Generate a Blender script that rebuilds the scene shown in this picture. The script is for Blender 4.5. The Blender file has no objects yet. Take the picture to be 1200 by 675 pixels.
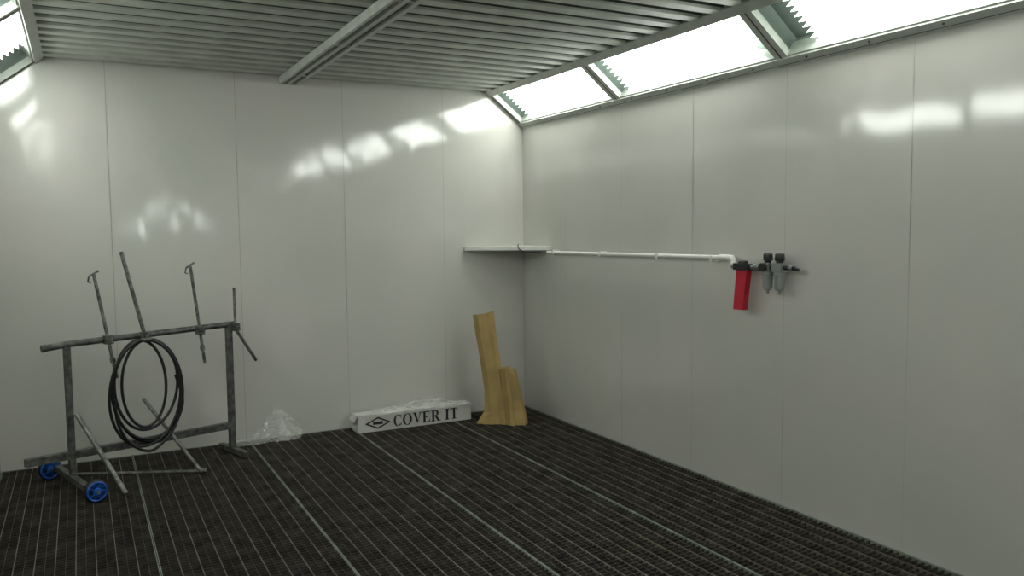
import bpy, math, random
from mathutils import Vector, Matrix, noise
random.seed(7)
scene = bpy.context.scene
scene.view_settings.view_transform = 'Standard'
scene.view_settings.look = 'None'

# ------------------------------------------------------------------ materials
def mat_new(name):
    m = bpy.data.materials.new(name); m.use_nodes = True
    nt = m.node_tree
    b = nt.nodes['Principled BSDF']
    return m, nt, b

def simple(name, col, rough=0.5, metal=0.0, var=0.15, scale=12.0, bump=0.0, bscale=60, spec=0.5, dirt=None):
    m, nt, b = mat_new(name)
    n = nt.nodes.new('ShaderNodeTexNoise'); n.inputs['Scale'].default_value = scale
    n.inputs['Detail'].default_value = 5
    tc = nt.nodes.new('ShaderNodeTexCoord')
    nt.links.new(tc.outputs['Object'], n.inputs['Vector'])
    r = nt.nodes.new('ShaderNodeValToRGB')
    r.color_ramp.elements[0].position = 0.35; r.color_ramp.elements[1].position = 0.7
    lo = dirt if dirt else [c*(1-var) for c in col]
    r.color_ramp.elements[0].color = (*lo, 1)
    r.color_ramp.elements[1].color = (*[min(1, c*(1+var*0.5)) for c in col], 1)
    nt.links.new(n.outputs['Fac'], r.inputs['Fac'])
    nt.links.new(r.outputs['Color'], b.inputs['Base Color'])
    b.inputs['Roughness'].default_value = rough
    b.inputs['Metallic'].default_value = metal
    b.inputs['Specular IOR Level'].default_value = spec
    if bump:
        n2 = nt.nodes.new('ShaderNodeTexNoise'); n2.inputs['Scale'].default_value = bscale
        nt.links.new(tc.outputs['Object'], n2.inputs['Vector'])
        bp = nt.nodes.new('ShaderNodeBump'); bp.inputs['Distance'].default_value = bump
        nt.links.new(n2.outputs['Fac'], bp.inputs['Height'])
        nt.links.new(bp.outputs['Normal'], b.inputs['Normal'])
    return m

def wall_mat():
    m, nt, b = mat_new('glossy_white_panel')
    tc = nt.nodes.new('ShaderNodeTexCoord')
    n = nt.nodes.new('ShaderNodeTexNoise'); n.inputs['Scale'].default_value = 1.1; n.inputs['Detail'].default_value = 4
    nt.links.new(tc.outputs['Object'], n.inputs['Vector'])
    r = nt.nodes.new('ShaderNodeValToRGB')
    r.color_ramp.elements[0].position = 0.3; r.color_ramp.elements[1].position = 0.7
    r.color_ramp.elements[0].color = (0.555, 0.57, 0.515, 1)
    r.color_ramp.elements[1].color = (0.64, 0.625, 0.585, 1)
    nt.links.new(n.outputs['Fac'], r.inputs['Fac'])
    nt.links.new(r.outputs['Color'], b.inputs['Base Color'])
    n3 = nt.nodes.new('ShaderNodeTexNoise'); n3.inputs['Scale'].default_value = 2.3; n3.inputs['Detail'].default_value = 6
    nt.links.new(tc.outputs['Object'], n3.inputs['Vector'])
    mr = nt.nodes.new('ShaderNodeMapRange')
    mr.inputs['To Min'].default_value = 0.04; mr.inputs['To Max'].default_value = 0.15
    nt.links.new(n3.outputs['Fac'], mr.inputs['Value'])
    nt.links.new(mr.outputs['Result'], b.inputs['Roughness'])
    n2 = nt.nodes.new('ShaderNodeTexNoise'); n2.inputs['Scale'].default_value = 2.9; n2.inputs['Detail'].default_value = 1
    mp = nt.nodes.new('ShaderNodeMapping'); mp.inputs['Scale'].default_value = (1, 1, 0.4)
    nt.links.new(tc.outputs['Object'], mp.inputs['Vector'])
    nt.links.new(mp.outputs['Vector'], n2.inputs['Vector'])
    bp = nt.nodes.new('ShaderNodeBump'); bp.inputs['Distance'].default_value = 0.0075
    nt.links.new(n2.outputs['Fac'], bp.inputs['Height'])
    nt.links.new(bp.outputs['Normal'], b.inputs['Normal'])
    b.inputs['Specular IOR Level'].default_value = 1.0
    return m

def emis(name, col, s):
    m, nt, b = mat_new(name)
    b.inputs['Base Color'].default_value = (0.8, 0.8, 0.8, 1)
    b.inputs['Emission Color'].default_value = (*col, 1)
    b.inputs['Emission Strength'].default_value = s
    return m

M_wall = wall_mat()
M_seam = simple('seam_grey', (0.33, 0.34, 0.31), 0.6)
M_frame = simple('frame_grey', (0.46, 0.50, 0.45), 0.35, 0.1, 0.15)
M_frame2 = simple('frame_light', (0.56, 0.59, 0.54), 0.4, 0.0, 0.12)
M_slat = simple('ceiling_slat', (0.54, 0.57, 0.51), 0.4, 0.0, 0.15, 6)
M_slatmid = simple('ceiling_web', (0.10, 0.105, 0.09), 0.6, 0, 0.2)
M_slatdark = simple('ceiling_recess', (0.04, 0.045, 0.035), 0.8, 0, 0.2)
M_light = emis('fluorescent_diffuser', (0.96, 1.0, 0.94), 7.2)
M_house = simple('lamp_housing', (0.16, 0.20, 0.175), 0.4, 0, 0.1)
M_grate = simple('grating_steel', (0.078, 0.070, 0.058), 0.55, 0.3, 0.5, 9, dirt=(0.036, 0.032, 0.026))
M_gratelight = simple('grating_edge', (0.24, 0.275, 0.23), 0.5, 0.2, 0.3, 9)
M_gratewarm = simple('grating_bearing', (0.20, 0.175, 0.135), 0.5, 0.3, 0.3, 9)
M_pit = simple('pit_dark', (0.018, 0.016, 0.014), 0.9)
M_steel = simple('spattered_steel', (0.14, 0.145, 0.135), 0.5, 0.4, 0.4, 25, dirt=(0.06, 0.06, 0.055), bump=0.002, bscale=80)
M_steel2 = simple('bare_rod', (0.26, 0.27, 0.25), 0.4, 0.5, 0.4, 30, dirt=(0.10, 0.10, 0.09))
M_rubber = simple('black_rubber', (0.012, 0.013, 0.014), 0.4)
M_blue = simple('blue_plastic', (0.01, 0.11, 0.50), 0.4)
M_whitepl = simple('white_plastic', (0.80, 0.80, 0.75), 0.35, 0, 0.05)
M_black = simple('black_plastic', (0.02, 0.021, 0.022), 0.35)
M_red = simple('red_anodised', (0.60, 0.012, 0.04), 0.6, 0.0, 0.1)
M_chrome = simple('grey_metal', (0.38, 0.40, 0.40), 0.3, 0.7, 0.1)
M_card = simple('white_card', (0.60, 0.60, 0.56), 0.6, 0, 0.12, 5)
M_ink = simple('ink', (0.015, 0.015, 0.018), 0.6)
M_kraft = simple('kraft_paper', (0.43, 0.31, 0.125), 0.8, 0, 0.2, 5, bump=0.002, bscale=25, spec=0.25)

def bowl_mat():
    m, nt, b = mat_new('clear_bowl')
    b.inputs['Base Color'].default_value = (0.45, 0.48, 0.47, 1)
    b.inputs['Roughness'].default_value = 0.15
    b.inputs['Transmission Weight'].default_value = 0.35
    return m
M_bowl = bowl_mat()
def film_mat():
    m, nt, b = mat_new('plastic_film')
    b.inputs['Base Color'].default_value = (0.80, 0.82, 0.79, 1)
    b.inputs['Roughness'].default_value = 0.18
    tr = nt.nodes.new('ShaderNodeBsdfTransparent')
    mx = nt.nodes.new('ShaderNodeMixShader')
    n = nt.nodes.new('ShaderNodeTexNoise'); n.inputs['Scale'].default_value = 5
    mr = nt.nodes.new('ShaderNodeMapRange'); mr.inputs['To Min'].default_value = 0.12; mr.inputs['To Max'].default_value = 0.5
    nt.links.new(n.outputs['Fac'], mr.inputs['Value'])
    nt.links.new(mr.outputs['Result'], mx.inputs['Fac'])
    nt.links.new(tr.outputs[0], mx.inputs[1]); nt.links.new(b.outputs[0], mx.inputs[2])
    nt.links.new(mx.outputs[0], nt.nodes['Material Output'].inputs['Surface'])
    return m
M_film = film_mat()

# ------------------------------------------------------------------ mesh builder
class MB:
    def __init__(s): s.v=[]; s.f=[]; s.m=[]; s.sm=[]; s.mats=[]
    def mi(s, mat):
        if mat not in s.mats: s.mats.append(mat)
        return s.mats.index(mat)
    def add(s, vs, fs, mat, smooth=False):
        o=len(s.v); k=s.mi(mat)
        s.v += [tuple(v) for v in vs]
        for f in fs:
            s.f.append(tuple(i+o for i in f)); s.m.append(k); s.sm.append(smooth)
    def box(s, lo, hi, mat, M=None):
        x0,y0,z0=lo; x1,y1,z1=hi
        vs=[(x0,y0,z0),(x1,y0,z0),(x1,y1,z0),(x0,y1,z0),(x0,y0,z1),(x1,y0,z1),(x1,y1,z1),(x0,y1,z1)]
        if M: vs=[tuple(M@Vector(v)) for v in vs]
        s.add(vs,[(0,3,2,1),(4,5,6,7),(0,1,5,4),(1,2,6,5),(2,3,7,6),(3,0,4,7)],mat)
    def bar(s, p0, p1, w, h, mat, up=Vector((0,0,1))):
        p0=Vector(p0); p1=Vector(p1); d=(p1-p0).normalized()
        a=d.cross(up)
        if a.length<1e-3: a=d.cross(Vector((1,0.3,0)))
        a.normalize(); b=a.cross(d).normalized()
        vs=[]
        for p in (p0,p1):
            for (i,j) in ((-1,-1),(1,-1),(1,1),(-1,1)):
                vs.append(p+a*i*w/2+b*j*h/2)
        s.add(vs,[(0,1,2,3),(7,6,5,4),(0,4,5,1),(1,5,6,2),(2,6,7,3),(3,7,4,0)],mat)
    def tube(s, pts, r, mat, n=12, closed=False, caps=True):
        pts=[Vector(p) for p in pts]; N=len(pts)
        rs = r if isinstance(r,(list,tuple)) else [r]*N
        vs=[]; prev=None
        for i,p in enumerate(pts):
            if closed: d=pts[(i+1)%N]-pts[i-1]
            else: d=pts[min(i+1,N-1)]-pts[max(i-1,0)]
            if d.length<1e-9: d=Vector((0,0,1))
            d.normalize()
            if prev is None:
                a=d.cross(Vector((0,0,1)))
                if a.length<1e-3: a=d.cross(Vector((1,0,0)))
            else: a=prev-d*prev.dot(d)
            a.normalize(); prev=a; b=d.cross(a)
            for k in range(n):
                t=2*math.pi*k/n
                vs.append(p+(a*math.cos(t)+b*math.sin(t))*rs[i])
        fs=[]
        for i in range(N if closed else N-1):
            j=(i+1)%N
            for k in range(n):
                k2=(k+1)%n
                fs.append((i*n+k,i*n+k2,j*n+k2,j*n+k))
        s.add(vs,fs,mat,True)
        if caps and not closed:
            s.add(vs[:n],[tuple(range(n-1,-1,-1))],mat)
            s.add(vs[-n:],[tuple(range(n))],mat)
    def cyl(s,p0,p1,r,mat,n=16): s.tube([p0,p1],r,mat,n)
    def lathe(s, base, axis, prof, mat, n=20, smooth=True):
        axis=Vector(axis).normalized(); base=Vector(base)
        pts=[base+axis*h for h,_ in prof]
        a=axis.cross(Vector((0,0,1)))
        if a.length<1e-3: a=Vector((1,0,0))
        a.normalize(); b=axis.cross(a)
        vs=[];fs=[]
        for (h,r),p in zip(prof,pts):
            for k in range(n):
                t=2*math.pi*k/n; vs.append(p+(a*math.cos(t)+b*math.sin(t))*r)
        for i in range(len(prof)-1):
            for k in range(n):
                k2=(k+1)%n; fs.append((i*n+k,i*n+k2,(i+1)*n+k2,(i+1)*n+k))
        s.add(vs,fs,mat,smooth)
        s.add(vs[:n],[tuple(range(n-1,-1,-1))],mat)
        s.add(vs[-n:],[tuple(range(n))],mat)
    def grid(s, fn, nu, nv, mat, smooth=True):
        vs=[fn(i/nu,j/nv) for j in range(nv+1) for i in range(nu+1)]
        fs=[(j*(nu+1)+i,j*(nu+1)+i+1,(j+1)*(nu+1)+i+1,(j+1)*(nu+1)+i) for j in range(nv) for i in range(nu)]
        s.add(vs,fs,mat,smooth)
    def trigrid(s, fn, nu, nv, mat):
        vs=[fn(i/nu,j/nv) for j in range(nv+1) for i in range(nu+1)]
        fs=[]
        for j in range(nv):
            for i in range(nu):
                a=j*(nu+1)+i;b=a+1;c=a+nu+2;d=a+nu+1
                if (i*7+j*5)%3: fs+=[(a,b,c),(a,c,d)]
                else: fs+=[(a,b,d),(b,c,d)]
        s.add(vs,fs,mat,False)
    def obj(s,name,parent=None,bevel=0):
        me=bpy.data.meshes.new(name); me.from_pydata(s.v,[],s.f)
        for m in s.mats: me.materials.append(m)
        for i,p in enumerate(me.polygons):
            p.material_index=s.m[i]; p.use_smooth=s.sm[i]
        me.update()
        o=bpy.data.objects.new(name,me); scene.collection.objects.link(o)
        if parent: o.parent=parent
        if bevel:
            b=o.modifiers.new('bev','BEVEL'); b.width=bevel; b.segments=2; b.limit_method='ANGLE'
        return o
def empty(name, loc=(0,0,0)):
    e=bpy.data.objects.new(name,None); scene.collection.objects.link(e); e.empty_display_size=0.1
    return e

# ------------------------------------------------------------------ room
XL,XR,YB,YF = -0.55,3.60,6.53,-1.40
ZW,ZC = 2.57,2.85
CL,CR = -0.19,3.24

def panel_wall(name, seams, z0, z1, mapf, ext=0.06, g=0.0014):
    mb=MB()
    for a0,a1 in zip(seams[:-1],seams[1:]):
        bow=random.uniform(0.0010,0.0026)*random.choice((1,1,-1)); tilt=random.uniform(-1,1)*0.0012; ph=random.uniform(0,50)
        tz=random.uniform(-1,1)*0.002
        def fn(u,v,a0=a0,a1=a1,bow=bow,tilt=tilt,ph=ph,tz=tz):
            off=bow*math.sin(math.pi*u)+tilt*(u-.5)+tz*(v-.5)+0.0012*noise.noise(Vector((u*1.3+ph,v*2.5,0)))
            return mapf(a0+g+(a1-a0-2*g)*u, z0+(z1-z0)*v, off)
        mb.grid(fn,24,36,M_wall)
    A,B=seams[0]-ext,seams[-1]+ext
    vs=[mapf(A,z0,-0.006),mapf(B,z0,-0.006),mapf(B,z1,-0.006),mapf(A,z1,-0.006),
        mapf(A,z0,-0.05),mapf(B,z0,-0.05),mapf(B,z1,-0.05),mapf(A,z1,-0.05)]
    mb.add(vs,[(0,1,2,3),(4,5,6,7),(0,1,5,4),(1,2,6,5),(2,3,7,6),(3,0,4,7)],M_seam)
    return mb.obj(name)
panel_wall('wall_back',[XL,0.21,1.095,1.93,2.81,XR],-0.30,ZC+0.12,lambda a,z,o:(a,YB-o,z),0.2)
ys=[YF,-0.6,0.2,1.0,1.8,2.6,3.4,4.2,5.0,5.8,YB]
panel_wall('wall_right',ys,-0.30,ZW,lambda a,z,o:(XR-o,a,z),0.06,0.0009)
panel_wall('wall_left',ys,-0.30,ZW,lambda a,z,o:(XL+o,a,z),0.06,0.0009)

# front wall with glazed door openings (behind the camera)
mb=MB()
wins=[(0.97,1.13,1.60,1.87),(1.33,1.43,1.93,2.09),(1.69,1.80,1.70,1.92)]
xs=sorted({XL-0.2,XR+0.2,*[w[0] for w in wins],*[w[1] for w in wins]})
for x0,x1 in zip(xs[:-1],xs[1:]):
    w=[w for w in wins if w[0]<=x0+1e-6 and w[1]>=x1-1e-6]
    if w:
        mb.box((x0,YF-0.05,-0.3),(x1,YF,w[0][2]),M_wall); mb.box((x0,YF-0.05,w[0][3]),(x1,YF,ZC+0.12),M_wall)
    else: mb.box((x0,YF-0.05,-0.3),(x1,YF,ZC+0.12),M_wall)
mb.obj('wall_front')

# ceiling: corrugated slats running across the booth
mb=MB()
P=0.178; y=YB
prof=[]
while y>YF+0.02:
    prof.append((y,y-P)); y-=P
for (ya,yb) in prof:
    yb=max(yb,YF)
    w=(ya-yb)/P
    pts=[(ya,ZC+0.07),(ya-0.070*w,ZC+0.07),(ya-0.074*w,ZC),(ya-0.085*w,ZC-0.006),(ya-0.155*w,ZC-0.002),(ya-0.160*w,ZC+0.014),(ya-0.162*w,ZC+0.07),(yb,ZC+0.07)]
    ms=[M_slatdark,M_slatmid,M_slat,M_slat,M_slat,M_slatmid,M_slatdark]  # webs and recesses coloured darker than slats, painting in the gap shade
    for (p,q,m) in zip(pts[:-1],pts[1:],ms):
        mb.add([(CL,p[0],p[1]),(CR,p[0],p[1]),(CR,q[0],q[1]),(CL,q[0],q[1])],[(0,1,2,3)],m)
mb.box((XL-0.3,YF-0.05,ZC+0.12),(XR+0.3,YB+0.05,ZC+0.16),M_slatdark)
mb.obj('ceiling')

# central ceiling beam
mb=MB()
bx=1.505
mb.box((bx-0.075,YF+.01,ZC-0.035),(bx+0.075,YB-0.01,ZC-0.008),M_frame2)
mb.box((bx-0.075,YF+.01,ZC-0.062),(bx-0.052,YB-0.01,ZC-0.035),M_frame2)
mb.box((bx+0.052,YF+.01,ZC-0.062),(bx+0.075,YB-0.01,ZC-0.035),M_frame2)
mb.box((bx-0.016,YF+.01,ZC-0.058),(bx+0.016,YB-0.01,ZC-0.035),M_frame2)
mb.box((bx-0.052,YF+.01,ZC-0.037),(bx-0.016,YB-0.01,ZC-0.0355),M_slatmid)
mb.box((bx+0.016,YF+.01,ZC-0.037),(bx+0.052,YB-0.01,ZC-0.0355),M_slatmid)
yy=YB-0.4
while yy>YF:
    mb.box((bx-0.052,yy,ZC-0.056),(bx+0.052,yy+0.03,ZC-0.038),M_slat); yy-=1.1
mb.obj('ceiling_beam',bevel=0.003)

# slanted light boxes
divs=[YB,5.0,3.4,1.8,0.2,YF]
def side(sign):
    if sign>0: A=Vector((XR,0,ZW)); B=Vector((CR,0,ZC))
    else: A=Vector((XL,0,ZW)); B=Vector((CL,0,ZC))
    L=(B-A).length; s=(B-A).normalized()
    out=Vector((0.28*sign,0,0.36)).normalized()
    def P3(t,y,o): q=A+s*t+out*o; return (q.x,y,q.z)
    mb=MB()
    def rail(t0,t1,o0,o1,y0,y1,mat):
        vs=[P3(t0,y0,o0),P3(t1,y0,o0),P3(t1,y1,o0),P3(t0,y1,o0),P3(t0,y0,o1),P3(t1,y0,o1),P3(t1,y1,o1),P3(t0,y1,o1)]
        mb.add(vs,[(0,3,2,1),(4,5,6,7),(0,1,5,4),(1,2,6,5),(2,3,7,6),(3,0,4,7)],mat)
    rail(-0.015,0.050,-0.02,0.03,YF,YB-.004,M_frame2)
    rail(0.006,0.009,-0.0215,-0.02,YF,YB-.004,M_slatmid)
    rail(0.050,0.060,-0.005,0.10,YF,YB-.004,M_frame)
    rail(L-0.045,L+0.02,-0.02,0.03,YF,YB-.004,M_frame2)
    rail(L-0.055,L-0.045,-0.005,0.10,YF,YB-.004,M_frame)
    for i,d in enumerate(divs):
        y0=d-0.045; y1=d+0.045
        if i==0: y0,y1=d-0.06,d-.004
        if i==len(divs)-1: y0,y1=d,d+0.05
        rail(0.050,L-0.045,-0.012,0.03,y0,y1,M_frame2)
        rail(0.050,L-0.045,-0.0135,-0.012,y0+0.040,y1-0.040,M_slatmid)
    yb=YB-0.1
    while yb>YF:
        c=P3(0.03,yb,-0.02); c2=P3(0.03,yb,-0.026)
        mb.cyl(c,c2,0.006,M_slatmid,8); yb-=0.4
    mb.obj('trim_1' if sign>0 else 'trim_2')
    for i in range(len(divs)-1):
        y1=divs[i]-0.03; y0=divs[i+1]+0.03
        mb=MB()
        D=0.13
        t0,t1=0.055,L-0.052
        c=[P3(t0,y0,0.03),P3(t1,y0,0.03),P3(t1,y1,0.03),P3(t0,y1,0.03),P3(t0,y0,D),P3(t1,y0,D),P3(t1,y1,D),P3(t0,y1,D)]
        mb.add(c,[(4,5,6,7),(0,1,5,4),(1,2,6,5),(2,3,7,6),(3,0,4,7)],M_house)
        n=9; eN=0.13 if i<2 else 0.09; eF=(0.09 if sign>0 else 0.28) if i==0 else (0.06 if i==1 else 0.17)
        vs=[];fs=[]
        for k in range(n*2+1):
            t=t0+(t1-t0)*k/(n*2); o=0.050+(0.020 if k%2 else 0)
            ex=(0.045 if k%2 else 0)
            vs.append(P3(t,y0+eN+ex,o)); vs.append(P3(t,y1-eF-ex,o))
        for k in range(n*2): fs.append((2*k,2*k+1,2*k+3,2*k+2))
        mb.add(vs,fs,M_light)
        mb.obj('light_panel')
side(1); side(-1)

# floor grating over a dark pit
mb=MB()
x0,x1=XL+0.004,XR-0.004
y=YB-0.03
while y>YF+0.02:
    mb.box((x0,y-0.0018,-0.030),(x1,y+0.0018,-0.001),M_grate); y-=0.0345
seams=[XL+0.012,0.28,1.11,1.94,2.77,XR-0.012]
for a,b in zip(seams[:-1],seams[1:]):
    n=9
    for k in range(1,n*2):
        x=a+(b-a)*k/(n*2)
        if k%2==0: mb.box((x-0.0018,YF,-0.028),(x+0.0018,YB-0.004,0.0005),M_gratewarm)
        else: mb.box((x-0.001,YF,-0.028),(x+0.001,YB-0.004,-0.0005),M_grate)
for k,x in enumerate(seams):
    mb.box((x-0.006,YF,-0.032),(x-0.002,YB-0.004,0.002),M_gratelight)
    mb.box((x+0.002,YF,-0.032),(x+0.006,YB-0.004,0.002),M_gratelight)
mb.box((x0,YB-0.02,-0.03),(x1,YB-0.012,0.002),M_gratelight)
mb.box((XL-0.05,YF-0.05,-0.34),(XR+0.05,YB+0.05,-0.30),M_pit)
mb.obj('floor')

# ------------------------------------------------------------------ corner shelf
mb=MB()
tri=[(3.0,YB-.004),(XR-.004,YB-.004),(XR-.004,6.02),(3.55,6.02),(3.0,6.47)]
z0,z1=1.455,1.49
n=len(tri)
mb.add([(x,y,z0) for x,y in tri]+[(x,y,z1) for x,y in tri],
       [tuple(range(n-1,-1,-1)),tuple(range(n,2*n))]+[(i,(i+1)%n,n+(i+1)%n,n+i) for i in range(n)],M_whitepl)
mb.box((3.10,YB-.02,1.43),(3.5,YB-.004,1.455),M_frame2)
mb.tube([(3.36,6.185,1.505),(3.345,6.17,1.50),(3.35,6.165,1.47),(3.38,6.14,1.445),(3.46,6.08,1.44),(3.50,6.04,1.44)],0.005,M_rubber,8)
mb.obj('corner_shelf',bevel=0.002)

# ------------------------------------------------------------------ air line
mb=MB()
px=3.55
mb.cyl((px,6.008,1.437),(px,3.83,1.452),0.015,M_whitepl)
for yy in (5.9,5.2,4.5,3.95):
    mb.box((px-0.02,yy-0.012,1.425),(XR-0.004,yy+0.012,1.462),M_whitepl)
mb.cyl((px,3.88,1.452),(px,3.80,1.452),0.021,M_whitepl)
mb.tube([(px,3.82,1.452),(px,3.775,1.452),(px-.002,3.765,1.44),(px-.004,3.76,1.41)],0.019,M_whitepl)
mb.cyl((px-.004,3.76,1.425),(px-.004,3.76,1.385),0.023,M_whitepl)
mb.obj('air_pipe')

fx=3.515
mb=MB()
mb.box((fx-0.03,3.575,1.385),(fx+0.03,3.70,1.425),M_black)
mb.cyl((fx,3.734,1.405),(fx,3.69,1.405),0.016,M_chrome)
mb.lathe((fx,3.645,1.425),(0,0,1),[(0,0.03),(0.012,0.03),(0.016,0.02)],M_black)
ct=Vector((fx,3.635,1.387)); cb=Vector((fx-0.004,3.660,1.145))
q=[]
for c,wy,wx in ((ct,0.044,0.022),(cb,0.039,0.022)):
    for sx_,sy_ in ((-1,-1),(1,-1),(1,1),(-1,1)): q.append((c.x+sx_*wx,c.y+sy_*wy,c.z))
mb.add(q,[(0,3,2,1),(4,5,6,7),(0,1,5,4),(1,2,6,5),(2,3,7,6),(3,0,4,7)],M_red)
mb.box((fx+0.03,3.62,1.38),(XR-0.004,3.66,1.42),M_black)
mb.cyl((fx,3.575,1.405),(fx,3.47,1.405),0.014,M_chrome)
mb.lathe((fx,3.54,1.405),(0,1,0),[(-0.012,0.022),(0.012,0.022)],M_chrome,6)
for yc in (3.445,3.355):
    mb.box((fx-0.032,yc-0.034,1.385),(fx+0.032,yc+0.034,1.435),M_chrome)
    mb.lathe((fx,yc,1.385),(0,0,-1),[(0,0.034),(0.02,0.035),(0.022,0.030),(0.09,0.028),(0.105,0.022),(0.112,0.008),(0.13,0.007)],M_bowl)
    mb.lathe((fx,yc,1.435),(0,0,1),[(0,0.020),(0.012,0.020),(0.014,0.028),(0.05,0.027),(0.055,0.022)],M_black)
mb.cyl((fx,3.41,1.41),(fx,3.39,1.41),0.02,M_black)
mb.box((fx+0.03,3.38,1.36),(XR-0.004,3.42,1.44),M_chrome)
mb.cyl((fx,3.32,1.41),(fx,3.25,1.41),0.013,M_black)
mb.lathe((fx,3.27,1.41),(0,1,0),[(-0.012,0.018),(0.012,0.018)],M_chrome,6)
mb.cyl((fx-0.03,3.445,1.41),(fx-0.055,3.445,1.41),0.024,M_black)
mb.cyl((fx,3.25,1.41),(fx+.02,3.23,1.40),0.010,M_black)
mb.obj('air_filter_regulator',bevel=0.002)

# ------------------------------------------------------------------ painting rack
rack=empty('painting_rack')
L0=Vector((-0.10,5.85,0)); R0=Vector((0.94,6.20,0)); D=(R0-L0).normalized(); Nn=Vector((-D.y,D.x,0))  # Nn to wall
def rp(d,z,o=0): q=L0+D*d+Nn*o; return (q.x,q.y,z)
W=(R0-L0).length
mb=MB()
mb.bar(rp(0,0.09),rp(0,0.935),0.038,0.038,M_steel,Vector((D.x,D.y,0)))
mb.bar(rp(W,0.03),rp(W,0.975),0.042,0.042,M_steel,Vector((D.x,D.y,0)))
mb.obj('legs',rack,0.003)
mb=MB()
mb.tube([rp(-0.14,0.925),rp(0.0,0.938),rp(W+0.04,0.965)],0.021,M_steel,14)
mb.cyl(rp(-0.145,0.925),rp(-0.12,0.927),0.024,M_steel,14)
mb.obj('top_bar',rack)
mb=MB()
mb.bar(rp(-0.27,0.225),rp(W,0.215),0.04,0.05,M_steel)
mb.obj('lower_crossbar',rack,0.003)
mb=MB()
fa=Vector((-0.22,6.24,0.075)); fb=Vector((-0.02,5.55,0.075))
mb.bar(fa,fb,0.04,0.04,M_steel)
mb.bar(rp(W,0.03,0.18),rp(W,0.03,-0.20),0.04,0.04,M_steel)
mb.bar(rp(W,0.03,0.0),rp(W+0.08,0.03,-0.02),0.035,0.035,M_steel)
mb.obj('feet',rack,0.003)
mb=MB()
for c in (Vector((0.03,5.47,0.07)),Vector((-0.235,6.14,0.07))):
    axw=-Nn
    mb.cyl(c-axw*0.10,c+axw*0.03,0.010,M_steel2,12)
    mb.lathe(c-axw*0.03,axw,[(-0.004,0.045),(0,0.070),(0.030,0.070),(0.034,0.062),(0.034,0.05)],M_rubber,32,False)
    mb.lathe(c-axw*0.03,axw,[(0.0,0.060),(0.035,0.062),(0.039,0.056),(0.034,0.050),(0.034,0.024),(0.043,0.022),(0.045,0.012)],M_blue,32,False)
    for k in range(5):
        a=2*math.pi*k/5; e1=D*math.cos(a)+Vector((0,0,1))*math.sin(a)
        mb.bar(c-axw*-0.005+e1*0.02,c-axw*-0.005+e1*0.056,0.008,0.006,M_blue)
c=Vector((0.03,5.47,0.07))
mb.bar(c+Nn*0.03+D*-0.0+Vector((0,0,0.02)),fb,0.05,0.035,M_rubber)
mb.bar(Vector((-0.235,6.14,0.07))+Nn*0.06,Vector((-0.19,6.14,0.075))+Nn*0.06,0.04,0.03,M_rubber)
mb.obj('wheels',rack)
def clamp(mb,p):
    p=Vector(p)
    mb.bar(p-D*0.025,p+D*0.025,0.055,0.055,M_steel)
    mb.cyl(p-Nn*0.0,p-Nn*0.06,0.008,M_steel2,8)
    mb.cyl(p-Nn*0.06-Vector((0,0,0.025)),p-Nn*0.06+Vector((0,0,0.025)),0.005,M_steel2,8)
mb=MB()
rods=[((0.074,5.88,1.374),(0.181,5.917,0.684),0.011),((0.241,5.937,1.518),(0.375,5.982,0.90),0.013),
      ((0.681,6.085,1.403),(0.756,6.11,0.709),0.011),((0.985,6.184,1.234),(0.985,6.18,0.92),0.010),((0.965,6.165,0.965),(1.134,6.225,0.678),0.012)]
for a,b,r in rods: mb.cyl(a,b,r,M_steel2,12)
for a in (rods[0][0],rods[2][0]):
    a=Vector(a)
    mb.tube([a+Vector((0,0,-.01))-D*0.03,a+Vector((0,0,-.045))-D*0.038,a+Vector((0,0,-.05))-D*0.02],0.006,M_steel2,8)
    mb.bar(a-D*0.03+Vector((0,0,-.01)),a+D*0.030+Vector((0,0,.025)),0.012,0.012,M_steel2)
for a,b,r in rods[:4]:
    a=Vector(a);b=Vector(b); zt=0.945; t=(a.z-zt)/(a.z-b.z); t=min(t,0.97)
    clamp(mb,a+(b-a)*t)
for (a,b,r),t in ((rods[0],0.8),(rods[2],0.82)):
    a=Vector(a);b=Vector(b);q=a+(b-a)*t
    mb.cyl(q,q+(b-a).normalized()*0.03,0.018,M_steel2,10)
mb.obj('clamp_rods',rack)
mb=MB()
mb.tube([(0.19,5.53,0.014),(-0.062,5.815,0.49)],0.016,M_steel2,12)
mb.tube([(0.67,5.78,0.012),(0.35,6.16,0.48)],0.012,M_steel2,12)
mb.tube([(-0.10,5.83,0.10),(0.66,5.80,0.014)],0.012,M_steel,12)
mb.cyl((0.66,5.80,0.014),(0.70,5.80,0.012),0.02,M_steel2,12)
mb.obj('loose_rods',rack)

# hose coil hanging from the rack
mb=MB()
cent_d=0.46
pts=[]
loops=5; steps=48
for i in range(loops*steps+1):
    t=i/steps; a=2*math.pi*t
    l=t/loops
    rx=0.205+0.035*math.sin(l*9+0.5); rz=0.325+0.035*math.cos(l*7.3)
    top=0.925
    cx=cent_d+0.03*math.sin(l*12); cz=top-rz
    d=cx+rx*math.sin(a)+0.03*noise.noise(Vector((t*2,0,3)))
    z=cz+rz*math.cos(a)
    o=-0.045-0.045*l+0.012*math.sin(a*1.0+l*4)
    pts.append(rp(d,z,o))
mb.tube(pts,0.010,M_rubber,8)
pts=[rp(cent_d-0.21+0.0,0.55,-0.08),rp(cent_d-0.20,0.40,-0.08),rp(cent_d-0.13,0.25,-0.08),rp(cent_d-0.0,0.17,-0.09),rp(cent_d+0.12,0.24,-0.09),rp(cent_d+0.19,0.34,-0.09),rp(cent_d+0.24,0.48,-0.08),rp(cent_d+0.20,0.66,-0.07)]
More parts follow.
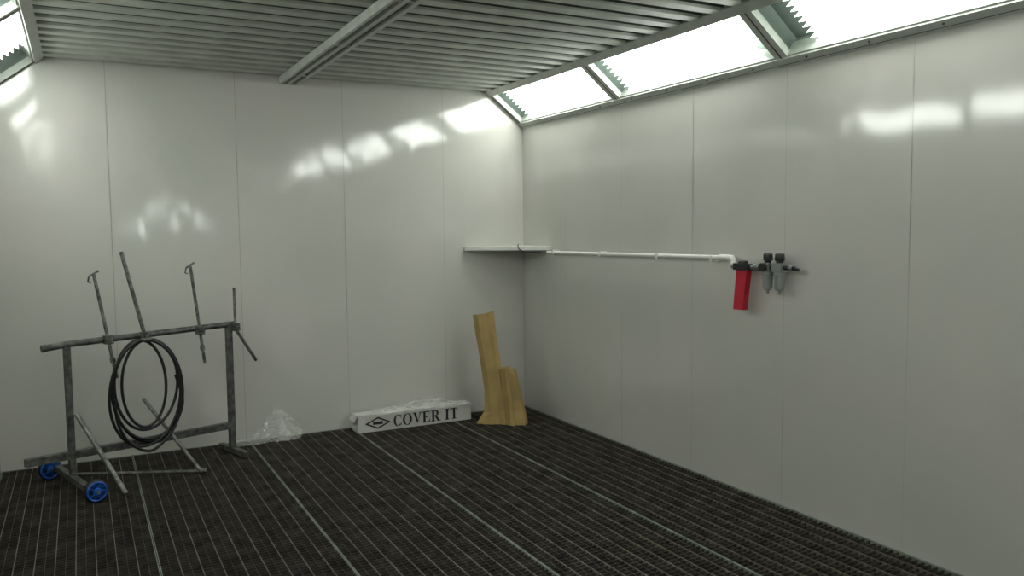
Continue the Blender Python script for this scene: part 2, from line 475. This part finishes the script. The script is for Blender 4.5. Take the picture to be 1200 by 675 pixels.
def smooth(pts,n=6):
    P=[Vector(p) for p in pts]; out=[]
    for i in range(len(P)-1):
        p0=P[max(i-1,0)];p1=P[i];p2=P[i+1];p3=P[min(i+2,len(P)-1)]
        for j in range(n):
            t=j/n
            out.append(0.5*((2*p1)+(-p0+p2)*t+(2*p0-5*p1+4*p2-p3)*t*t+(-p0+3*p1-3*p2+p3)*t**3))
    out.append(P[-1]); return out
mb.tube(smooth(pts),0.010,M_rubber,8)
mb.tube([rp(cent_d-0.03,0.93,-0.10),rp(cent_d+0.03,0.93,-0.10)],0.012,M_steel2,8)
mb.obj('hose_coil')

# ------------------------------------------------------------------ long cardboard box
box=empty('cardboard_box')
bx0,bx1,by0,by1,bz=1.92,2.93,6.28,6.42,0.145
mb=MB()
mb.box((bx0,by0,0.002),(bx1,by1,bz),M_card)
mb.box((bx0+0.002,by0-0.002,bz-0.03),(bx1-0.002,by0+0.0,bz+0.002),M_card)
mb.add([(bx0-.001,by0,bz),(bx0-.001,by1,bz),(bx0-.03,by1,bz-.05),(bx0-.03,by0,bz-.05)],[(0,1,2,3)],M_card)
mb.obj('carton',box,0.003)
mb=MB(); yt=by0-0.0035
def poly(pts,ox,oz,sx,sz):
    mb.add([(ox+x*sx,yt,oz+z*sz) for x,z in pts],[tuple(range(len(pts)))],M_ink)
def ring(cx,a_out,b_out,a_in,b_in,t0,t1,ox,oz,sx,sz,n=28):
    vs=[];fs=[]
    for i in range(n+1):
        t=t0+(t1-t0)*i/n
        vs.append((ox+(cx+a_out*math.cos(t))*sx,yt,oz+(0.5+b_out*math.sin(t))*sz))
        vs.append((ox+(cx+a_in*math.cos(t))*sx,yt,oz+(0.5+b_in*math.sin(t))*sz))
    for i in range(n): fs.append((2*i,2*i+1,2*i+3,2*i+2))
    mb.add(vs,fs,M_ink)
def R(x0,z0,x1,z1,*a): poly([(x0,z0),(x1,z0),(x1,z1),(x0,z1)],*a)
def letter(c,*a):
    if c=='C':
        ring(.42,.42,.52,.22,.46,math.radians(42),math.radians(318),*a)
        R(.68,.68,.74,1.0,*a); R(.70,.10,.75,.30,*a)
        return .88
    if c=='O':
        ring(.45,.45,.52,.24,.46,0,2*math.pi,*a); return .98
    if c=='V':
        poly([(.06,1),(.28,1),(.54,.22),(.44,0)],*a); poly([(.44,0),(.54,.22),(.82,1),(.72,1)],*a)
        R(-.02,.94,.34,1,*a); R(.62,.94,.90,1,*a); return .94
    if c=='E':
        R(.10,0,.32,1,*a); R(0,.92,.72,1,*a); R(0,0,.74,.08,*a); R(.28,.46,.52,.54,*a); R(.50,.36,.56,.64,*a)
        poly([(.72,1),(.66,1),(.66,.92),(.72,.72)],*a); poly([(.74,0),(.78,.30),(.72,.30),(.62,.06)],*a); return .88
    if c=='R':
        R(.10,0,.32,1,*a); R(0,.92,.45,1,*a); R(0,0,.40,.08,*a); R(.28,.46,.45,.54,*a)
        vs=[];n=12
        for i in range(n+1):
            t=-math.pi/2+math.pi*i/n
            vs+= [(a[0]+(.42+.34*math.cos(t))*a[2],yt,a[1]+(.73+.27*math.sin(t))*a[3]),(a[0]+(.42+.13*math.cos(t))*a[2],yt,a[1]+(.73+.19*math.sin(t))*a[3])]
        mb.add(vs,[(2*i,2*i+1,2*i+3,2*i+2) for i in range(n)],M_ink)
        poly([(.34,.50),(.56,.50),(.90,0),(.66,0)],*a); R(.62,0,.96,.08,*a); return 1.0
    if c=='I':
        R(.10,0,.31,1,*a); R(0,.92,.41,1,*a); R(0,0,.41,.08,*a); return .52
    if c=='T':
        R(.29,0,.51,1,*a); R(.18,0,.62,.08,*a); R(.04,.92,.76,1,*a); R(.04,.70,.10,1,*a); R(.70,.70,.76,1,*a); return .85
    return .42
H=0.094; ox=2.225; oz=0.026
for ch in 'COVER IT':
    wd=letter(ch,ox,oz,H*0.96,H); ox+=wd*H*0.96
# plain stand-in mark: lozenge outline with a plain bar
cx,cz=2.09,0.072
for (a_,b_,c_,d_) in (((-.11,0),(0,.05),(-.083,0),(0,.036)),((0,.05),(.11,0),(0,.036),(.083,0)),((.11,0),(0,-.05),(.083,0),(0,-.036)),((0,-.05),(-.11,0),(0,-.036),(-.083,0))):
    mb.add([(cx+q[0],yt,cz+q[1]) for q in (a_,b_,d_,c_)],[(0,1,2,3)],M_ink)
mb.add([(cx-.042,yt,cz-.012),(cx+.042,yt,cz-.012),(cx+.042,yt,cz+.012),(cx-.042,yt,cz+.012)],[(0,1,2,3)],M_ink)
mb.obj('lettering',box)

# crumpled film
def f1(u,v):
    x=2.06+0.86*u; y=6.26+0.20*v
    h=0.5+0.5*noise.noise(Vector((u*7,v*3,1)))
    r=abs(noise.noise(Vector((u*13,v*5,4))))
    env=math.sin(math.pi*min(max(u,0.02),0.98))**0.6*(math.sin(math.pi*v)**0.5 if 0<v<1 else 0)
    peak=0.6+0.9*math.exp(-((u-0.62)/0.22)**2)
    z=bz+0.006+env*peak*(0.055*h+0.035*r)
    if v<0.15: z-= (0.15-v)/0.15*0.03*h; y=min(y,6.272)
    return (x+0.01*r, y, z)
mb=MB(); mb.trigrid(f1,30,9,M_film); mb.obj('plastic_film')
def f2(u,v):
    x=0.98+0.50*u+0.05*v; ht=0.25*(0.10+0.90*math.exp(-((u-0.60)/0.26)**2))
    r=noise.noise(Vector((u*3.5,v*2.5,9)))
    y=6.505-0.14*(1-v)**1.6*(0.8+0.3*abs(math.sin(u*6)))-0.03*abs(r)
    return (x+0.02*r,y,0.004+ht*v*(0.8+0.2*u)+0.006*abs(r))
mb=MB(); mb.trigrid(f2,9,5,M_film); mb.obj('plastic_film')

# ------------------------------------------------------------------ kraft masking paper: folded, creased sheets
def paper(name, prof, rows, seed, amp, nv, topz):
    mb=MB(); nu=len(prof)-1
    def fn(u,v):
        f=v*(len(rows)-1); i=min(int(f),len(rows)-2); t=f-i
        a,b=rows[i],rows[i+1]
        c=Vector(a[0]).lerp(Vector(b[0]),t); w=a[1]+(b[1]-a[1])*t; d=a[2]+(b[2]-a[2])*t; yaw=a[3]+(b[3]-a[3])*t; fl=a[4]+(b[4]-a[4])*t
        k=int(round(u*nu)); px_,py_=prof[k]
        x=px_*w; y=py_*d
        if k in (1,2): x-=fl
        x+=amp*0.6*noise.noise(Vector((k*1.7+seed,v*3,1))); y+=amp*noise.noise(Vector((k*2.3+seed,v*3.3,7)))
        cr,sr=math.cos(yaw),math.sin(yaw)
        z=c.z
        if v>0.99: z+=topz[k]
        return (c.x+x*cr-y*sr,c.y+x*sr+y*cr,z)
    mb.trigrid(fn,nu,nv,M_kraft)
    o=mb.obj(name); sm=o.modifiers.new('sol','SOLIDIFY'); sm.thickness=0.0012
    return o
yw=math.radians(-24)
prof1=[(-.05,.55),(-.46,.45),(-.52,.05),(-.28,-.40),(.12,-.30),(.30,-.48),(.50,-.30),(.47,.40),(.25,.50)]
paper('kraft_masking_paper',prof1,[((3.055,6.03,0.004),0.19,0.15,yw,0.075),((3.055,6.04,0.10),0.165,0.13,yw,0.02),((3.055,6.07,0.28),0.160,0.11,yw,0.0),((3.035,6.10,0.52),0.165,0.09,yw+.08,0.0),((3.015,6.13,0.74),0.172,0.075,yw,0),((3.0,6.155,0.935),0.176,0.06,yw-.1,0)],2.7,0.016,10,[-.02,-.025,-.02,-.012,-.004,.008,.02,.015,.0])
prof2=[(.20,.50),(-.35,.50),(-.52,.05),(-.22,-.42),(-.05,-.50),(-.02,-.34),(.42,-.40),(.56,.10),(.35,.45)]
paper('kraft_masking_paper',prof2,[((3.175,5.93,0.004),0.20,0.15,yw,0.0),((3.17,5.935,0.12),0.170,0.12,yw,0),((3.15,5.96,0.3),0.145,0.10,yw,0),((3.135,5.98,0.475),0.125,0.09,yw,0)],8.1,0.014,6,[.01,0,-.01,.0,.01,.0,.0,-.015,-.01])

# ------------------------------------------------------------------ world & camera
w=bpy.data.worlds.new('world'); scene.world=w; w.use_nodes=True
bg=w.node_tree.nodes['Background']; bg.inputs[0].default_value=(0.95,1.0,0.97,1); bg.inputs[1].default_value=12.0

cam=bpy.data.cameras.new('camera'); co=bpy.data.objects.new('camera',cam); scene.collection.objects.link(co)
fwd=Vector((.4686,.8802,-.0739)).normalized()
right=Vector((.8824,-.4707,-.0096)); right=(right-fwd*right.dot(fwd)).normalized()
up=right.cross(fwd)
Mx=Matrix((right,up,-fwd)).transposed().to_4x4(); Mx.translation=Vector((0,0,1.65))
co.matrix_world=Mx
cam.sensor_width=36; cam.lens=28.5; cam.clip_start=0.02
scene.camera=co
